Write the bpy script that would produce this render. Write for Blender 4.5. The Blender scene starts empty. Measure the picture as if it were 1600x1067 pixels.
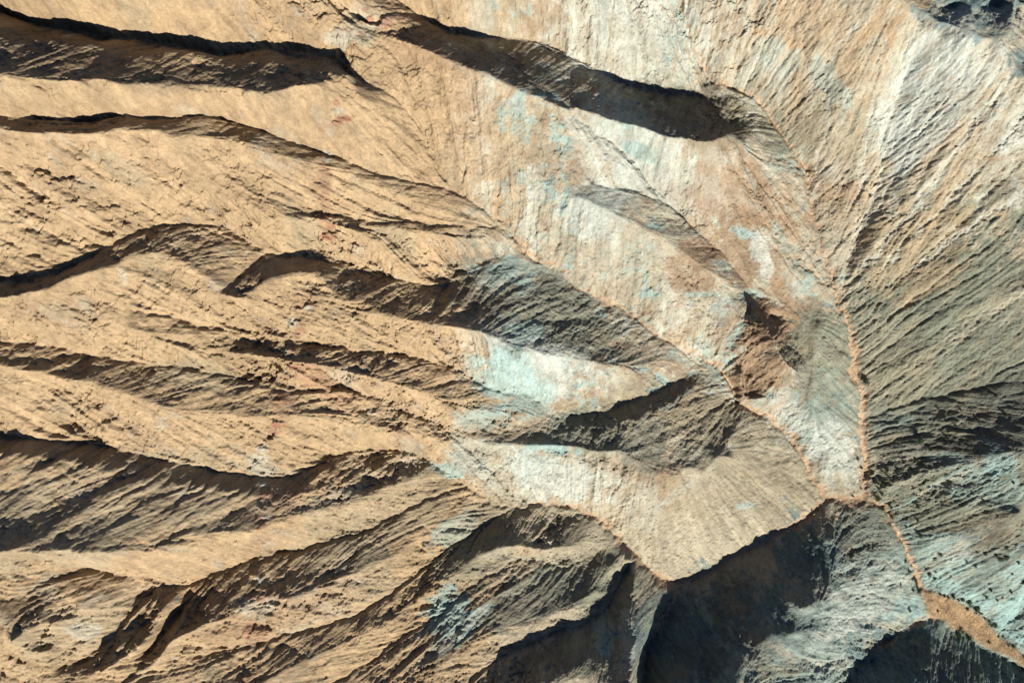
import bpy, bmesh, math, random
import numpy as np
from mathutils import Vector

R = math.radians
scene = bpy.context.scene
col = scene.collection

# ------------------------------------------------------------------ camera
U = 2.0                           # metres in one unit of the tables below
CAM_Z = 156.0                     # drone height over the outlet of the wash, in those units
FPX = 1358.0                      # focal length in pixels of a 1600 px wide frame
cam_d = bpy.data.cameras.new("camera")
cam_d.sensor_width = 36.0
cam_d.lens = 36.0 * FPX / 1600.0
cam_d.clip_start = 1.0
cam_d.clip_end = 6000.0
cam = bpy.data.objects.new("camera", cam_d)
col.objects.link(cam)
cam.location = (0, 0, CAM_Z * U)
cam.rotation_euler = (0, 0, 0)
scene.camera = cam

# ------------------------------------------------------------------ light
SUN_EL = 38.5
SUN_AZ = 20.0                     # degrees to the right of picture-down
sun_dir = Vector((math.sin(R(SUN_AZ)) * math.cos(R(SUN_EL)), -math.cos(R(SUN_AZ)) * math.cos(R(SUN_EL)), math.sin(R(SUN_EL))))
ld = bpy.data.lights.new("sun", 'SUN')
ld.energy = 5.0
ld.angle = R(0.5)
ld.color = (1.0, 0.95, 0.86)
sun = bpy.data.objects.new("sun", ld)
col.objects.link(sun)
sun.rotation_euler = sun_dir.to_track_quat('Z', 'Y').to_euler()

world = bpy.data.worlds.new("World")
scene.world = world
world.use_nodes = True
wn = world.node_tree
wn.nodes.clear()
sky = wn.nodes.new("ShaderNodeTexSky")
sky.sky_type = 'NISHITA'
sky.sun_disc = False
sky.sun_elevation = R(SUN_EL)
sky.sun_rotation = math.atan2(sun_dir.x, sun_dir.y)
sky.altitude = 2200.0
sky.air_density = 0.45
sky.dust_density = 0.2
bg = wn.nodes.new("ShaderNodeBackground")
bg.inputs[1].default_value = 0.085
wo = wn.nodes.new("ShaderNodeOutputWorld")
wn.links.new(sky.outputs[0], bg.inputs[0])
wn.links.new(bg.outputs[0], wo.inputs[0])

scene.view_settings.view_transform = 'Standard'
scene.view_settings.look = 'None'
scene.view_settings.exposure = 1.32
scene.cycles.diffuse_bounces = 1
scene.view_settings.gamma = 1.0

# ------------------------------------------------------------------ terrain lines: (pixel x, pixel y, height m)
def L(s):
    return [tuple(float(v) for v in p.split(',')) for p in s.split()]

VALLEYS = dict(
 main=L("1620,1042,0 1580,1020,0.3 1535,990,1 1490,960,1.6 1450,930,2.3 1425,880,3 1412,848,3.6 1385,795,4.5 1355,780,5"),
 east=L("1355,780,5 1352,735,6 1352,680,7 1345,620,8.2 1335,560,9.4 1325,500,10.8 1315,460,12 1300,430,13 1285,395,14.2 1272,330,16 1266,290,17 1266,262,18"),
 sA=L("1266,262,18 1240,235,18.6 1212,190,19.8 1180,150,21.3 1150,135,21.9 1118,132,22.5 1095,98,24.5 1078,50,27.5 1066,-20,31.5"),
 v0=L("1118,132,22.5 1085,153,22.8 1050,153,23.4 990,140,24.8 920,105,26.8 850,68,29 770,62,31.2 740,58,32.2 700,48,34.2 640,8,37 560,-40,41"),
 v1b=L("805,370,27.3 790,345,28.3 730,309,30.6 690,290,32.2 678,277,33 664,225,35.5 643,170,38 600,140,40 574,134,40.8"),
 v1=L("574,134,40.8 557,124,40.9 540,104,41 528,90,41.3 456,88,42 420,75,42.3 368,79,42.7 343,86,43 298,75,43.5 210,63,44.3 175,63,44.8 123,52,45.4 63,40,46.3 0,19,47 -60,0,48"),
 v2=L("690,292,32.2 625,280,35 580,266,36.8 540,250,38.5 508,238,40 438,214,43 385,194,44.6 333,182,46 301,180,46.8 245,184,47.6 193,179,48.4 140,184,49.3 98,186,50 53,179,50.7 0,177,51.5 -60,170,52.5"),
 v3=L("803,371,27.3 737,356,30.5 716,354,31.3 643,347,34 573,350,36 520,333,37.7 501,326,38.6 438,333,41.5 396,326,43.5"),
 v5=L("1098,565,15.3 1095,560,15.5 1065,545,16.8 1030,525,18 970,480,20.5 930,465,21.8 900,445,23 865,420,24.6 830,400,26 805,371,27.3"),
 v5b=L("830,400,26 800,399,26.4 770,403,27 740,420,27.9 700,439,28.7 668,445,29.4 600,430,31.5 545,412,33.2 500,406,35 460,402,37 417,402,38.5 396,385,39.3 361,360,40.5 305,346,42 252,347,43 228,353,43.3 175,378,44.2 140,399,44.5 88,425,45 35,439,45.3 0,438,45.5 -60,440,46.3"),
 v5s=L("412,403,38.6 390,416,39.6 370,432,40.6 352,449,41.9"),
 v6=L("1150,610,12.9 1130,580,14 1098,565,15.3 1080,579,15.9 1053,595,16.8 1028,609,17.8 986,626,19.2 940,640,20.6 905,644,21.5 870,643,22.4 849,651,23 814,672,24.2 765,677,25.3 744,675,26 702,672,27.4 670,660,28.5 610,630,30.7 555,610,32.6 520,603,33.8 490,606,34.8 438,610,36.5 420,605,36.8 385,595,37.5 315,577,39.3 203,562,41 130,553,42 53,539,42.9 0,530,43.5 -60,525,44.2"),
 v6a=L("870,643,22.4 856,637,23 828,619,24.3 793,609,25.5 744,595,27.2 700,575,29 653,556,30.8 590,546,33 560,547,34 520,539,35.3 459,537,37.3 438,535,38 368,518,39.7 298,500,41.6 210,486,43.3 130,476,45"),
 mid=L("1150,610,12.9 1152,628,12.4 1165,636,11.8 1200,655,10 1240,690,8.7 1262,728,7.8 1278,758,7 1292,778,6.1 1320,779,5.6 1355,780,5"),
 v7=L("1292,778,6.1 1283,792,6.4 1272,805,6.8 1250,818,7.2 1225,832,7.6 1180,855,8.3 1150,870,8.8 1118,890,9.5 1080,909,10.3 1060,912,10.8 1030,905,11.8 1000,875,13.6 970,840,15.3 940,810,16.4 900,795,17.6 850,790,18.6 810,793,19.4 770,785,20.7 730,765,22 690,740,23.6 660,718,24.9 640,710,25.6 600,705,26.9 560,703,28.3 520,712,29.8 490,730,31.3 455,745,32.4 430,750,33 390,748,34.2 350,742,35.4 310,735,36.4 250,723,37.6 170,703,39 130,695,39.6 60,690,40.5 0,685,41 -60,680,42"),
 v9=L("695,748,23.4 664,770,24.4 653,788,25 604,808,26.6 555,835,28.2 536,843,28.8 490,852,30 462,864,30.7 396,875,32.4 368,886,33.1 326,900,34 298,914,34.5 280,952,35.4 252,987,36.4 228,1022,37.5 200,1060,38.8 170,1110,40"),
 v9b=L("290,916,34.6 245,917,35.6 217,935,36.5 175,998,38 130,1029,39.5 70,1067,41.3"),
 v9c=L("245,917,35.6 190,905,38.8 123,895,41.4 63,908,43.4 0,924,45"),
 v10=L("808,792,19.4 765,816,20.7 730,840,21.8 695,861,23.3 671,882,24.3 635,907,25.7 590,935,27.3 560,958,28.4 490,980,30.5 420,998,32.5 368,1010,34 298,1033,36 217,1067,38.5"),
 v11=L("972,845,15.2 965,840,15.5 938,860,16.6 905,875,17.7 881,885,18.5 850,877,19.7 785,866,22 765,880,22.8 744,910,23.6 713,938,24.6 688,963,25.5 653,987,26.8 615,1005,28 566,1040,29.7 520,1068,31 470,1110,33"),
 v12=L("985,878,14.9 975,905,16.6 961,935,18 940,959,19 905,980,20.2 870,987,21.4 828,1008,23 786,1029,24.5 730,1067,26.5 690,1110,28"),
 v13=L("1061,914,10.8 1053,941,11.5 1038,970,12.5 1025,992,13.3 1010,1015,14.2 1003,1067,16.5 1003,1120,18"),
 v15=L("1475,962,1.9 1460,967,2.3 1443,971,2.9 1425,981,3.9 1404,994,5 1383,1015,6.3 1362,1036,7.6 1345,1057,8.9 1325,1085,10.5"),
 vn=L("1315,462,12 1280,468,12.8 1240,472,14 1187,465,15.5 1165,443,16.6 1142,416,17.9 1110,378,20 1085,355,21.6 1066,336,23 1038,305,25.3 1010,273,27.5 975,231,30.3 940,207,32.4 870,161,36 835,142,38"),
 vp=L("1045,327,24.7 1021,308,26 986,298,27.6 940,291,29.5 898,289,31"),
 vr=L("1352,652,7.5 1375,645,8.6 1400,637,9.9 1440,626,11.6 1480,615,13.3 1520,607,15.2 1560,600,17.2 1600,597,19 1660,594,22"),
 fan=L("1315,450,12.4 1330,410,14 1345,370,15.7 1362,320,18 1380,265,20.7 1392,210,23.6 1405,150,26.8 1425,90,31"),
 pitA=L("1445,5,35.2 1470,3,34.8 1494,6,34.2"), pitA2=L("1480,-25,31.5 1500,-60,29"),
 pitB=L("1532,14,33.8 1552,8,32.8 1572,12,33.2"), pitB2=L("1550,-25,30 1560,-60,28"),
 pitC=L("1597,90,33.4 1640,88,30"),
)
RIDGES = dict(
 r0=L("560,25,42.8 590,38,42.5 643,72,41.7 700,96,41.3 765,124,40.4 811,144,39 850,155,37.9 880,165,36.9 933,179,35.4 975,196,34.8 1045,224,33.8 1110,228,32 1145,210,28.6 1173,242,24.3 1215,268,21 1255,283,18.3"),
 r1c=L("-60,30,52.2 0,52,51.6 53,54,50.8 105,68,50.2 140,71,49.7 182,82,49 242,87,48.2 266,77,47.2 315,85,46.9 371,103,46.6 420,92,45.7 470,98,45.3 526,112,44.6"),
 r1=L("-60,120,55.6 0,122,54.8 100,130,53.6 200,143,51.9 290,143,50.2 330,137,49.7 400,138,49.1 480,131,48.2 520,120,46 545,112,45.4 556,135,44.6 575,160,42.8"),
 r2=L("-60,195,54.3 0,201,53.6 53,200,53 140,200,51.8 230,203,50.2 300,208,49.4 350,222,48.2 420,240,45.7 490,252,42.8 560,284,39.2 650,318,35.3 700,328,33.3 750,340,30.9 785,352,29.2"),
 r3=L("440,342,41.8 500,345,38.8 560,368,37 640,370,34.9 700,372,32.9 760,376,30.2"),
 r4=L("-60,470,49 0,463,48.2 40,454,47.9 88,441,47.4 140,422,47 193,400,46.4 228,392,46 270,400,45.6 320,425,44.8 350,455,43.8 385,456,43 412,434,42 445,418,40.6 490,424,38.9 520,452,37.8 590,484,35.9 643,499,34.4 678,506,33.8 730,512,34 765,520,33.4 807,546,31.4 856,556,29.8 905,563,28 940,570,26.8 990,588,23.6 1045,577,19.5 1080,567,16.6"),
 r6a=L("200,515,44.4 280,545,42.4 350,556,41.2 420,553,40 480,560,38.2 520,572,37 590,592,34.9 650,610,33 700,630,30.8 745,645,28.8 800,652,26.2 840,648,24"),
 r6b=L("-60,560,46 0,562,45.2 105,598,44.4 155,607,43.9 203,622,43.2 252,645,42.3 315,656,41 350,652,40.4 403,646,39.3 440,646,38 520,648,34.6 600,668,31.8 680,690,28.3"),
 r8=L("720,690,26.8 800,692,25.6 860,697,25.3 920,706,25.1 972,714,24.6 988,730,24 1004,726,23.7 1020,752,23 1038,742,23 1054,752,22.6 1074,734,22.4 1100,738,21.4 1118,716,20.8 1137,720,19.4 1134,690,18.6 1146,655,14.6"),
 r7=L("-60,872,49 0,868,48.2 60,865,47 130,862,45.4 200,858,43.7 300,848,40.8 380,833,38.8 430,818,36.6 500,800,34.2 560,780,32 620,755,28.6 670,738,25.4"),
 r8c=L("880,672,24.2 905,668,23.7 945,664,22.8 990,650,21.7 1035,634,20.3 1065,612,18.5 1088,594,16.7"),
 r7c=L("-60,706,44.2 0,713,43.2 70,716,42.6 130,722,41.8 190,736,40.8 250,752,39.7 310,764,38.5 350,771,37.4 400,778,36 440,778,34.9 480,762,33.8"),
 r9b=L("275,925,36.2 258,950,38 235,985,38.9 200,1022,40.2 150,1062,41.8"),
 r9c=L("0,1000,46.5 60,970,44.8 120,960,42.4 180,945,40.2"),
 r9=L("180,1110,42 228,1050,39.6 266,1000,39.4 298,986,39.2 336,976,38.6 368,960,37.8 396,942,36.6 450,935,35 500,920,33.6 560,898,31.4 620,868,28.8 680,825,26.2 730,795,23.6 765,787,20.9"),
 r10=L("380,1085,37 440,1052,35.4 520,1012,32.8 600,972,30 650,942,28.6 700,905,26.8 740,868,25.4 800,850,24.6 850,852,23.6 890,850,22 930,838,18.8 952,826,16.6"),
 r11=L("600,1100,33 640,1068,31.2 680,1042,29.8 740,1003,28 800,976,26 850,960,24.4 900,942,22.8 935,915,21 958,880,19.2"),
 r12=L("978,862,15.6 988,882,17.5 992,905,18.8 985,930,20 984,960,21.4 996,990,22.6 992,1020,24 985,1067,27 975,1110,29"),
 r12w=L("800,1100,31.5 850,1066,29.6 900,1045,27.6 940,1020,25.2 965,990,23"),
 rim=L("1300,785,6.8 1303,810,7.4 1305,870,11.0 1296,940,14.8 1286,983,16.6 1240,993,18.3 1210,996,18 1165,1025,18.8 1150,1067,21.3 1120,1120,25"),
 hollow=L("1235,940,15.9 1250,950,16.8 1272,945,16.2"),
 rb=L("1090,905,10.4 1100,940,12.2 1100,1000,15.4 1110,1067,19 1080,1120,24"),
 rq=L("1003,1160,26 1040,1130,27 1060,1145,27 1100,1130,26 1150,1180,28"),
 rs=L("1300,1150,18 1360,1125,15 1440,1110,13.6 1500,1108,11.5 1560,1100,7.5 1620,1110,5"),
 rk=L("1165,485,18 1188,494,20.8 1203,518,22.4 1216,542,23 1232,566,22.2 1250,588,18.4"),
 rkb=L("1172,580,18.2 1172,618,15.4 1215,625,15.4 1245,608,15.4"),
 rkfoot=L("1205,488,15.2 1222,490,14.6 1245,530,13.2 1268,572,12.2 1262,600,12.2 1235,635,11.4 1200,645,10.9 1165,628,12.4 1160,580,14"),
 bowl=L("1290,500,14 1278,560,13.2 1270,620,12.2 1275,680,10.6 1300,740,7.8"),
 rn=L("880,205,35.2 930,228,32.8 975,262,30.4 990,280,29 "),
 rn2=L("900,312,31.8 960,332,30.4 1010,354,28 1060,388,25.2 1110,422,22 1150,450,18.6"),
 big=L("880,400,26.4 960,420,24.4 1040,470,22.2 1100,510,19.2 1140,560,15.6"),
 rr=L("1368,765,6.6 1420,745,10.6 1480,732,14.9 1540,716,18 1600,705,20.8 1660,700,23.4"),
 tl=L("-80,-80,57 0,-70,55.6 200,-70,52.5 400,-70,49.5 520,-60,46.5 560,10,43.6 560,60,43.3 556,100,42.4"),
 tm=L("640,-70,43.5 720,-70,42.6 850,-70,40 960,-70,37.5 1040,-70,34"),
 tr=L("1100,-70,34 1200,-70,35 1320,-60,38 1400,-10,37.5 1430,12,36.4 1460,26,36.8 1495,38,37.2 1508,58,37.4 1530,60,37.2 1555,54,36.8 1570,74,36.2 1584,102,35.2 1600,118,35 1660,130,36"),
 pitm=L("1515,38,37.2 1517,10,36.5 1512,-30,35"),
 pitr=L("1572,70,36.4 1584,45,36.2 1592,20,35.6 1600,-20,35"),
 fanL=L("1275,250,19.5 1300,200,23.5 1330,130,28.5 1370,60,33.4"),
 fanR=L("1335,430,14 1380,370,18.2 1430,310,22.6 1490,240,27.4 1560,170,32.4"),
 eL=L("1600,300,28.3 1540,330,24.6 1480,370,20.8 1420,420,16.8 1360,480,13.2"),
 eM=L("1660,440,26 1600,450,23.4 1520,480,19.3 1440,515,15 1370,550,11.2"),
 eB=L("1600,800,18.6 1540,815,14.6 1480,842,9.6 1440,855,6"),
 eC=L("1660,850,18 1600,860,13.8 1560,845,13.2 1510,842,11.2"),
 eD=L("1600,940,8 1560,930,6.6 1500,910,4.6"),
 northwash=L("1462,925,2.6 1497,938,2.2 1535,961,1.6 1556,984,1.1 1575,1007,0.7 1602,1028,0.3 1640,1050,0"),
 southwash=L("1470,958,2 1490,985,1.5 1517,997,1 1548,1014,0.6 1600,1043,0.1 1640,1065,0"),
)
WASH = [(1440,918),(1456,922),(1472,929),(1497,937),(1518,949),(1536,961),(1546,973),(1556,985),(1575,1007),(1602,1028),(1680,1075),(1680,1100),(1600,1043),(1574,1027),(1548,1014),(1517,997),(1500,990),(1489,984),(1474,972),(1462,966),(1448,958),(1450,944)]

# ------------------------------------------------------------------ grid
SP = 0.105
X0, X1, Y0, Y1 = -74.0, 97.0, -67.0, 56.0
NX = int((X1 - X0) / SP) + 1
NY = int((Y1 - Y0) / SP) + 1
rng = np.random.default_rng(7)

def px2w(x, y, h):
    s = (CAM_Z - h) / FPX
    return (x - 800.0) * s, -(y - 533.5) * s

def dense(line, step=0.3):
    """polyline of pixel points and heights -> densely spaced world points"""
    line = [(x, y, 1.07 * h + 0.011 * max(0.0, 720.0 - x)) for x, y, h in line]      # the whole left side climbs away from the outlet
    out = []
    for a, b in zip(line[:-1], line[1:]):
        n = max(2, int(math.hypot(b[0] - a[0], b[1] - a[1]) * 0.1 / step) + 1)
        for t in np.linspace(0, 1, n, endpoint=False):
            p = [a[k] + (b[k] - a[k]) * t for k in range(3)]
            out.append((*px2w(*p), p[2]))
    p = line[-1]
    out.append((*px2w(*p), p[2]))
    return np.array(out)

def wiggle(pts, amp, seed):
    r = np.random.default_rng(seed)
    n = len(pts)
    w = np.zeros((n, 2))
    for per, a in ((40, 1.0), (17, .6), (7, .6)):
        k = max(2, n // per + 2)
        for c in (0, 1):
            w[:, c] += a * np.interp(np.arange(n), np.linspace(0, n, k), r.normal(size=k))
    q = pts.copy()
    q[:, :2] += w * amp
    return q

def upsample(a, ny, nx):
    h, w = a.shape
    yi = np.clip(np.linspace(0, h - 1, ny), 0, h - 1)
    xi = np.clip(np.linspace(0, w - 1, nx), 0, w - 1)
    y0 = np.minimum(yi.astype(int), h - 2); x0 = np.minimum(xi.astype(int), w - 2)
    fy = (yi - y0)[:, None]; fx = (xi - x0)[None, :]
    t = a[y0][:, x0] * (1 - fx) + a[y0][:, x0 + 1] * fx
    b = a[y0 + 1][:, x0] * (1 - fx) + a[y0 + 1][:, x0 + 1] * fx
    return t * (1 - fy) + b * fy

def blur(a, s):
    """gaussian blur with mirrored borders"""
    p = int(3 * s) + 2
    b = np.pad(a, p, mode='reflect')
    ky = np.fft.fftfreq(b.shape[0])[:, None]; kx = np.fft.rfftfreq(b.shape[1])[None, :]
    g = np.exp(-2 * (math.pi * s) ** 2 * (ky ** 2 + kx ** 2))
    return np.fft.irfft2(np.fft.rfft2(b) * g, s=b.shape)[p:-p, p:-p]

def fractal(ny, nx, beta, lo, seed):
    """noise with a power law spectrum, wavelengths up to lo cells, unit deviation"""
    r = np.random.default_rng(seed)
    f = np.fft.rfft2(r.normal(size=(ny, nx)))
    ky = np.fft.fftfreq(ny)[:, None]; kx = np.fft.rfftfreq(nx)[None, :]
    k = np.sqrt(ky ** 2 + kx ** 2)
    f *= 1 / (k ** 2 + (1.0 / lo) ** 2) ** (beta / 2)
    n = np.fft.irfft2(f, s=(ny, nx))
    n -= n.mean()
    return n / n.std()

LOWER = dict(r2=.85, r4=.5, r6a=.4, r6b=.4, r7=.6, r9=1.0, r10=1.3, r11=1.3, r12w=1.8, r8=.3)   # crests that came out too tall
LINES = []
for i, (nm, ln) in enumerate(list(RIDGES.items()) + list(VALLEYS.items())):
    valley = nm in VALLEYS
    p = dense([(x, y, h - LOWER.get(nm, 0.0)) for x, y, h in ln])
    if nm not in ('northwash', 'southwash', 'main'):
        p = wiggle(p, 0.16 if valley else 0.32, 100 + i)
    LINES.append(p)

def solve(ny, nx, levels):
    h = None
    for lv in range(levels, -1, -1):
        my, mx = max(12, ny >> lv), max(12, nx >> lv)
        if h is None:
            h = np.full((my, mx), 20.0)
        else:
            h = upsample(h, my, mx)
        mask = np.zeros((my, mx), bool); val = np.zeros((my, mx))
        for p in LINES:
            ix = np.rint((p[:, 0] - X0) / (X1 - X0) * (mx - 1)).astype(int)
            iy = np.rint((p[:, 1] - Y0) / (Y1 - Y0) * (my - 1)).astype(int)
            ok = (ix >= 0) & (ix < mx) & (iy >= 0) & (iy < my)
            mask[iy[ok], ix[ok]] = True; val[iy[ok], ix[ok]] = p[ok, 2]
        h[mask] = val[mask]
        for it in range(400 if lv > 1 else 60):
            q = np.pad(h, 1, mode='edge')
            n = 0.25 * (q[:-2, 1:-1] + q[2:, 1:-1] + q[1:-1, :-2] + q[1:-1, 2:])
            n[mask] = val[mask]
            h = n
    return h, mask

HY, HX = (NY + 1) // 2, (NX + 1) // 2
base, vmask = solve(HY, HX, 5)
base = blur(base, 1.0)

# world-space pixel coordinates of every cell of the half grid (only a change of units for the maps below)
def coords(ny, nx):
    return np.meshgrid(np.linspace(X0, X1, nx), np.linspace(Y0, Y1, ny))

# ------------------------------------------------------------------ erosion: water carves gullies down to the channels
def erode(h, n_it, kf, acap, seed):
    ny, nx = h.shape
    N = ny * nx
    idx = np.arange(N).reshape(ny, nx)
    cell = 2 * SP
    r = np.random.default_rng(seed)
    for it in range(n_it):
        hh = h + r.normal(size=h.shape) * 0.03
        best = np.zeros((ny, nx)); rec = idx.copy()
        q = np.pad(hh, 1, mode='edge'); qi = np.pad(idx, 1, mode='edge')
        for dy in (-1, 0, 1):
            for dx in (-1, 0, 1):
                if dx == 0 and dy == 0: continue
                s = (hh - q[1 + dy:1 + dy + ny, 1 + dx:1 + dx + nx]) / math.hypot(dx, dy)
                m = s > best
                best[m] = s[m]; rec[m] = qi[1 + dy:1 + dy + ny, 1 + dx:1 + dx + nx][m]
        rr = rec.ravel()
        d = (rr != np.arange(N)).astype(np.int32); p = rr.copy()
        for _ in range(13):
            d = d + d[p]; p = p[p]
        order = np.argsort(d, kind='stable')
        cuts = np.searchsorted(d[order], np.arange(d.max() + 2))
        A = np.ones(N)
        for l in range(d.max(), 0, -1):
            i = order[cuts[l]:cuts[l + 1]]
            np.add.at(A, rr[i], A[i])
        f = kf * np.minimum(A, acap) ** 0.5
        hf = h.ravel().copy()
        for l in range(1, d.max() + 1):
            i = order[cuts[l]:cuts[l + 1]]
            j = rr[i]
            hi = hf[i]
            new = (hi + f[i] * hf[j]) / (1 + f[i])
            hf[i] = np.where(hf[j] < hi, new, hi)
        h = hf.reshape(ny, nx)
    return h, A.reshape(ny, nx)

# the bed rock dips to the right, which swings the rills of the left half towards the right
def lean(h, ny, nx):
    xw, yw = np.meshgrid(np.linspace(X0, X1, nx), np.linspace(Y0, Y1, ny))
    sc = (CAM_Z - h) / FPX
    px = xw / sc + 800.0; py = -yw / sc + 533.5
    k = 0.42 * np.clip((600 + 0.42 * py - px) / 200, 0, 1)
    dx = (X1 - X0) / (nx - 1)
    t = np.cumsum(-k * dx, axis=1)
    return t - t.mean()
tilt_half = lean(base, HY, HX)
tilt_full = upsample(tilt_half, NY, NX)

n1 = fractal(HY, HX, 1.9, 60, 3)
start = base + 0.16 * n1 + 0.8 * tilt_half
er, AREA = erode(start, 16, 0.010, 1500, 5)
carve = er - start
carve -= blur(carve, 12)                      # keep the digitised slopes, take the gullies only
carve = np.clip(carve, -1.3, 0.9)
half = base + 0.12 * n1 + 0.9 * blur(carve, 0.7)
flow = np.log(AREA)

H = upsample(half, NY, NX)
BASE = upsample(base, NY, NX)

# ------------------------------------------------------------------ rills: noise combed along the fall line
def comb(height_s, noises, steps, step):
    gy, gx = np.gradient(height_s)
    g = np.hypot(gx, gy) + 1e-9
    ux = (gx / g).astype(np.float32); uy = (gy / g).astype(np.float32)
    ny, nx = height_s.shape
    yy, xx = np.mgrid[0:ny, 0:nx].astype(np.float32)
    acc = [np.zeros((ny, nx), np.float32) for _ in noises]
    wsum = 0
    for sgn in (1, -1):
        x = xx.copy(); y = yy.copy()
        for k in range(steps):
            ix = np.clip(x, 0, nx - 1).astype(np.int32); iy = np.clip(y, 0, ny - 1).astype(np.int32)
            fi = iy * nx + ix
            w = 0.5 + 0.5 * math.cos(math.pi * k / steps)
            for a, n in zip(acc, noises):
                a += w * n.ravel()[fi]
            wsum += w
            x += sgn * step * ux.ravel()[fi]; y += sgn * step * uy.ravel()[fi]
    return [a / a.std() for a in acc]

def nz(s, seed, ny=NY, nx=NX):
    n = np.random.default_rng(seed).normal(size=(ny, nx))
    n = blur(n, s) if s > 0 else n
    return (n / n.std()).astype(np.float32)

dir_h = tilt_full + blur(upsample(base, NY, NX) + 0.12 * (H - BASE), 8.0)
fine1, fine2 = comb(dir_h, [nz(0.9, 11), nz(1.8, 12)], 60, 1.8)
dir_half = blur(base, 3.0) + tilt_half
c1, c2 = comb(dir_half, [nz(2.0, 13, HY, HX), nz(4.5, 14, HY, HX)], 66, 1.6)
coarse1 = upsample(c1, NY, NX); coarse2 = upsample(c2, NY, NX)

gy, gx = np.gradient(blur(BASE, 5), SP)
slope = np.hypot(gx, gy)
sl = np.clip(slope / 0.5, 0, 1.3)
patch = np.clip(0.55 + 0.38 * fractal(NY, NX, 1.6, 160, 21), 0.1, 1.5)       # rills stronger here, fainter there

XW, YW = coords(NY, NX)
SC = (CAM_Z - H) / FPX
PX = XW / SC + 800.0                          # the same points in the units of the digitised lines
PY = -YW / SC + 533.5

def crack(n, w):                               # thin V cuts where the combed noise crosses zero
    return -np.exp(-(n / w) ** 2)
def sharp(n):                                  # broad backs, narrow cuts
    return -np.abs(n) ** 0.8
wash_m = None
def inside_poly(poly, x, y):
    c = np.zeros(x.shape, bool)
    j = len(poly) - 1
    for i in range(len(poly)):
        xi, yi = poly[i]; xj, yj = poly[j]
        t = ((yi > y) != (yj > y)) & (x < (xj - xi) * (y - yi) / (yj - yi + 1e-12) + xi)
        c ^= t; j = i
    return c

def near_line(line, wmax, wob=0.0):
    """distance in pixels from every cell to a polyline (far cells: wmax)"""
    d = np.full(PX.shape, wmax)
    for a, b in zip(line[:-1], line[1:]):
        x0, x1 = min(a[0], b[0]) - wmax, max(a[0], b[0]) + wmax
        y0, y1 = min(a[1], b[1]) - wmax, max(a[1], b[1]) + wmax
        m = (PX > x0) & (PX < x1) & (PY > y0) & (PY < y1)
        if not m.any(): continue
        px, py = PX[m] + wob * (warp1[m] + .8 * wobn1[m]), PY[m] + wob * (warp2[m] + .8 * wobn2[m])
        vx, vy = b[0] - a[0], b[1] - a[1]
        t = np.clip(((px - a[0]) * vx + (py - a[1]) * vy) / (vx * vx + vy * vy + 1e-9), 0, 1)
        dd = np.hypot(px - a[0] - t * vx, py - a[1] - t * vy)
        d[m] = np.minimum(d[m], dd)
    return d

warp1 = fractal(NY, NX, 1.7, 90, 31); warp2 = fractal(NY, NX, 1.7, 90, 32)

wobn1 = fractal(NY, NX, 1.8, 25, 33); wobn2 = fractal(NY, NX, 1.8, 25, 34)
# soft sand flats
wash_raw = inside_poly(WASH, PX + 2.0 * warp1, PY + 2.0 * warp2)
wash_soft = blur(wash_raw.astype(float), 2.5)

north = np.clip(gy / 0.6, 0, 1)
rill = 0.05 * sharp(fine1) + 0.10 * sharp(fine2) + 0.22 * (-np.abs(coarse1)) + 0.30 * (-np.abs(coarse2))
leftw = np.clip((900 - PX) / 250, 0, 1)
rill = rill * (1 + 0.5 * north) * (1 + 0.4 * leftw) + 0.11 * crack(fine2 + 0.5 * coarse1, 0.14) * (patch > .6) * np.clip(coarse2, 0, 1.5) + 0.10 * crack(coarse1, 0.10)
CALM = [(1040,660,100,80,0,.6),(870,490,140,50,22,.4),(930,660,110,40,5,.4),(190,785,330,95,-4,.6),(120,100,200,45,5,.2),(1510,890,130,120,0,.75),(1130,820,120,70,-20,.85),(720,200,170,120,25,.75),(930,400,200,140,35,.7),(1010,130,110,90,20,.6),(1120,330,150,120,30,.5),(1120,830,170,100,-20,.8),(1300,660,60,140,0,.6),
        (1500,520,190,150,-25,.85),(1480,200,170,190,10,.75),(1250,150,130,150,0,.55),(1150,760,120,80,0,.6),(850,590,140,60,20,.6),(820,740,170,45,10,.7),(1560,960,80,60,0,.6),(1480,880,100,60,0,.5),
        (1350,130,240,150,20,.4),(1250,380,90,110,0,.55),(1200,950,160,90,0,.5),(1060,1000,80,90,0,.4),(250,640,300,60,8,.2),(300,230,330,70,8,.25),(250,20,320,50,5,.3)]
quiet = np.zeros(PX.shape)
for x, y, rx, ry, a, k in CALM:
    ca, sa = math.cos(R(a)), math.sin(R(a))
    u = ((PX - x) * ca + (PY - y) * sa) / rx; v = (-(PX - x) * sa + (PY - y) * ca) / ry
    quiet = np.maximum(quiet, k * np.exp(-(u * u + v * v) ** 2 * .7))
grit = fractal(NY, NX, 1.15, 25, 41)
calm = 1 - wash_soft
east_fade = 1 - 0.45 * np.clip((PX - 1320) / 60, 0, 1) * np.clip((PY - 420) / 80, 0, 1)
H = H + rill * sl * patch * calm * (1 - quiet * (1 - .3 * leftw)) + (0.014 - 0.005 * quiet) * grit * calm
north_rock = np.clip(gy / 0.45, 0, 1) * calm
H = H + north_rock * (0.06 * fractal(NY, NX, 1.5, 14, 43) + 0.10 * fractal(NY, NX, 1.8, 45, 44) * (1 - quiet))
blocks = nz(1.1, 46)
H = H + calm * 0.05 * np.clip(blocks - 2.6 + .3 * np.clip(warp2, -1, 1), 0, 1)               # loose stones
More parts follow.
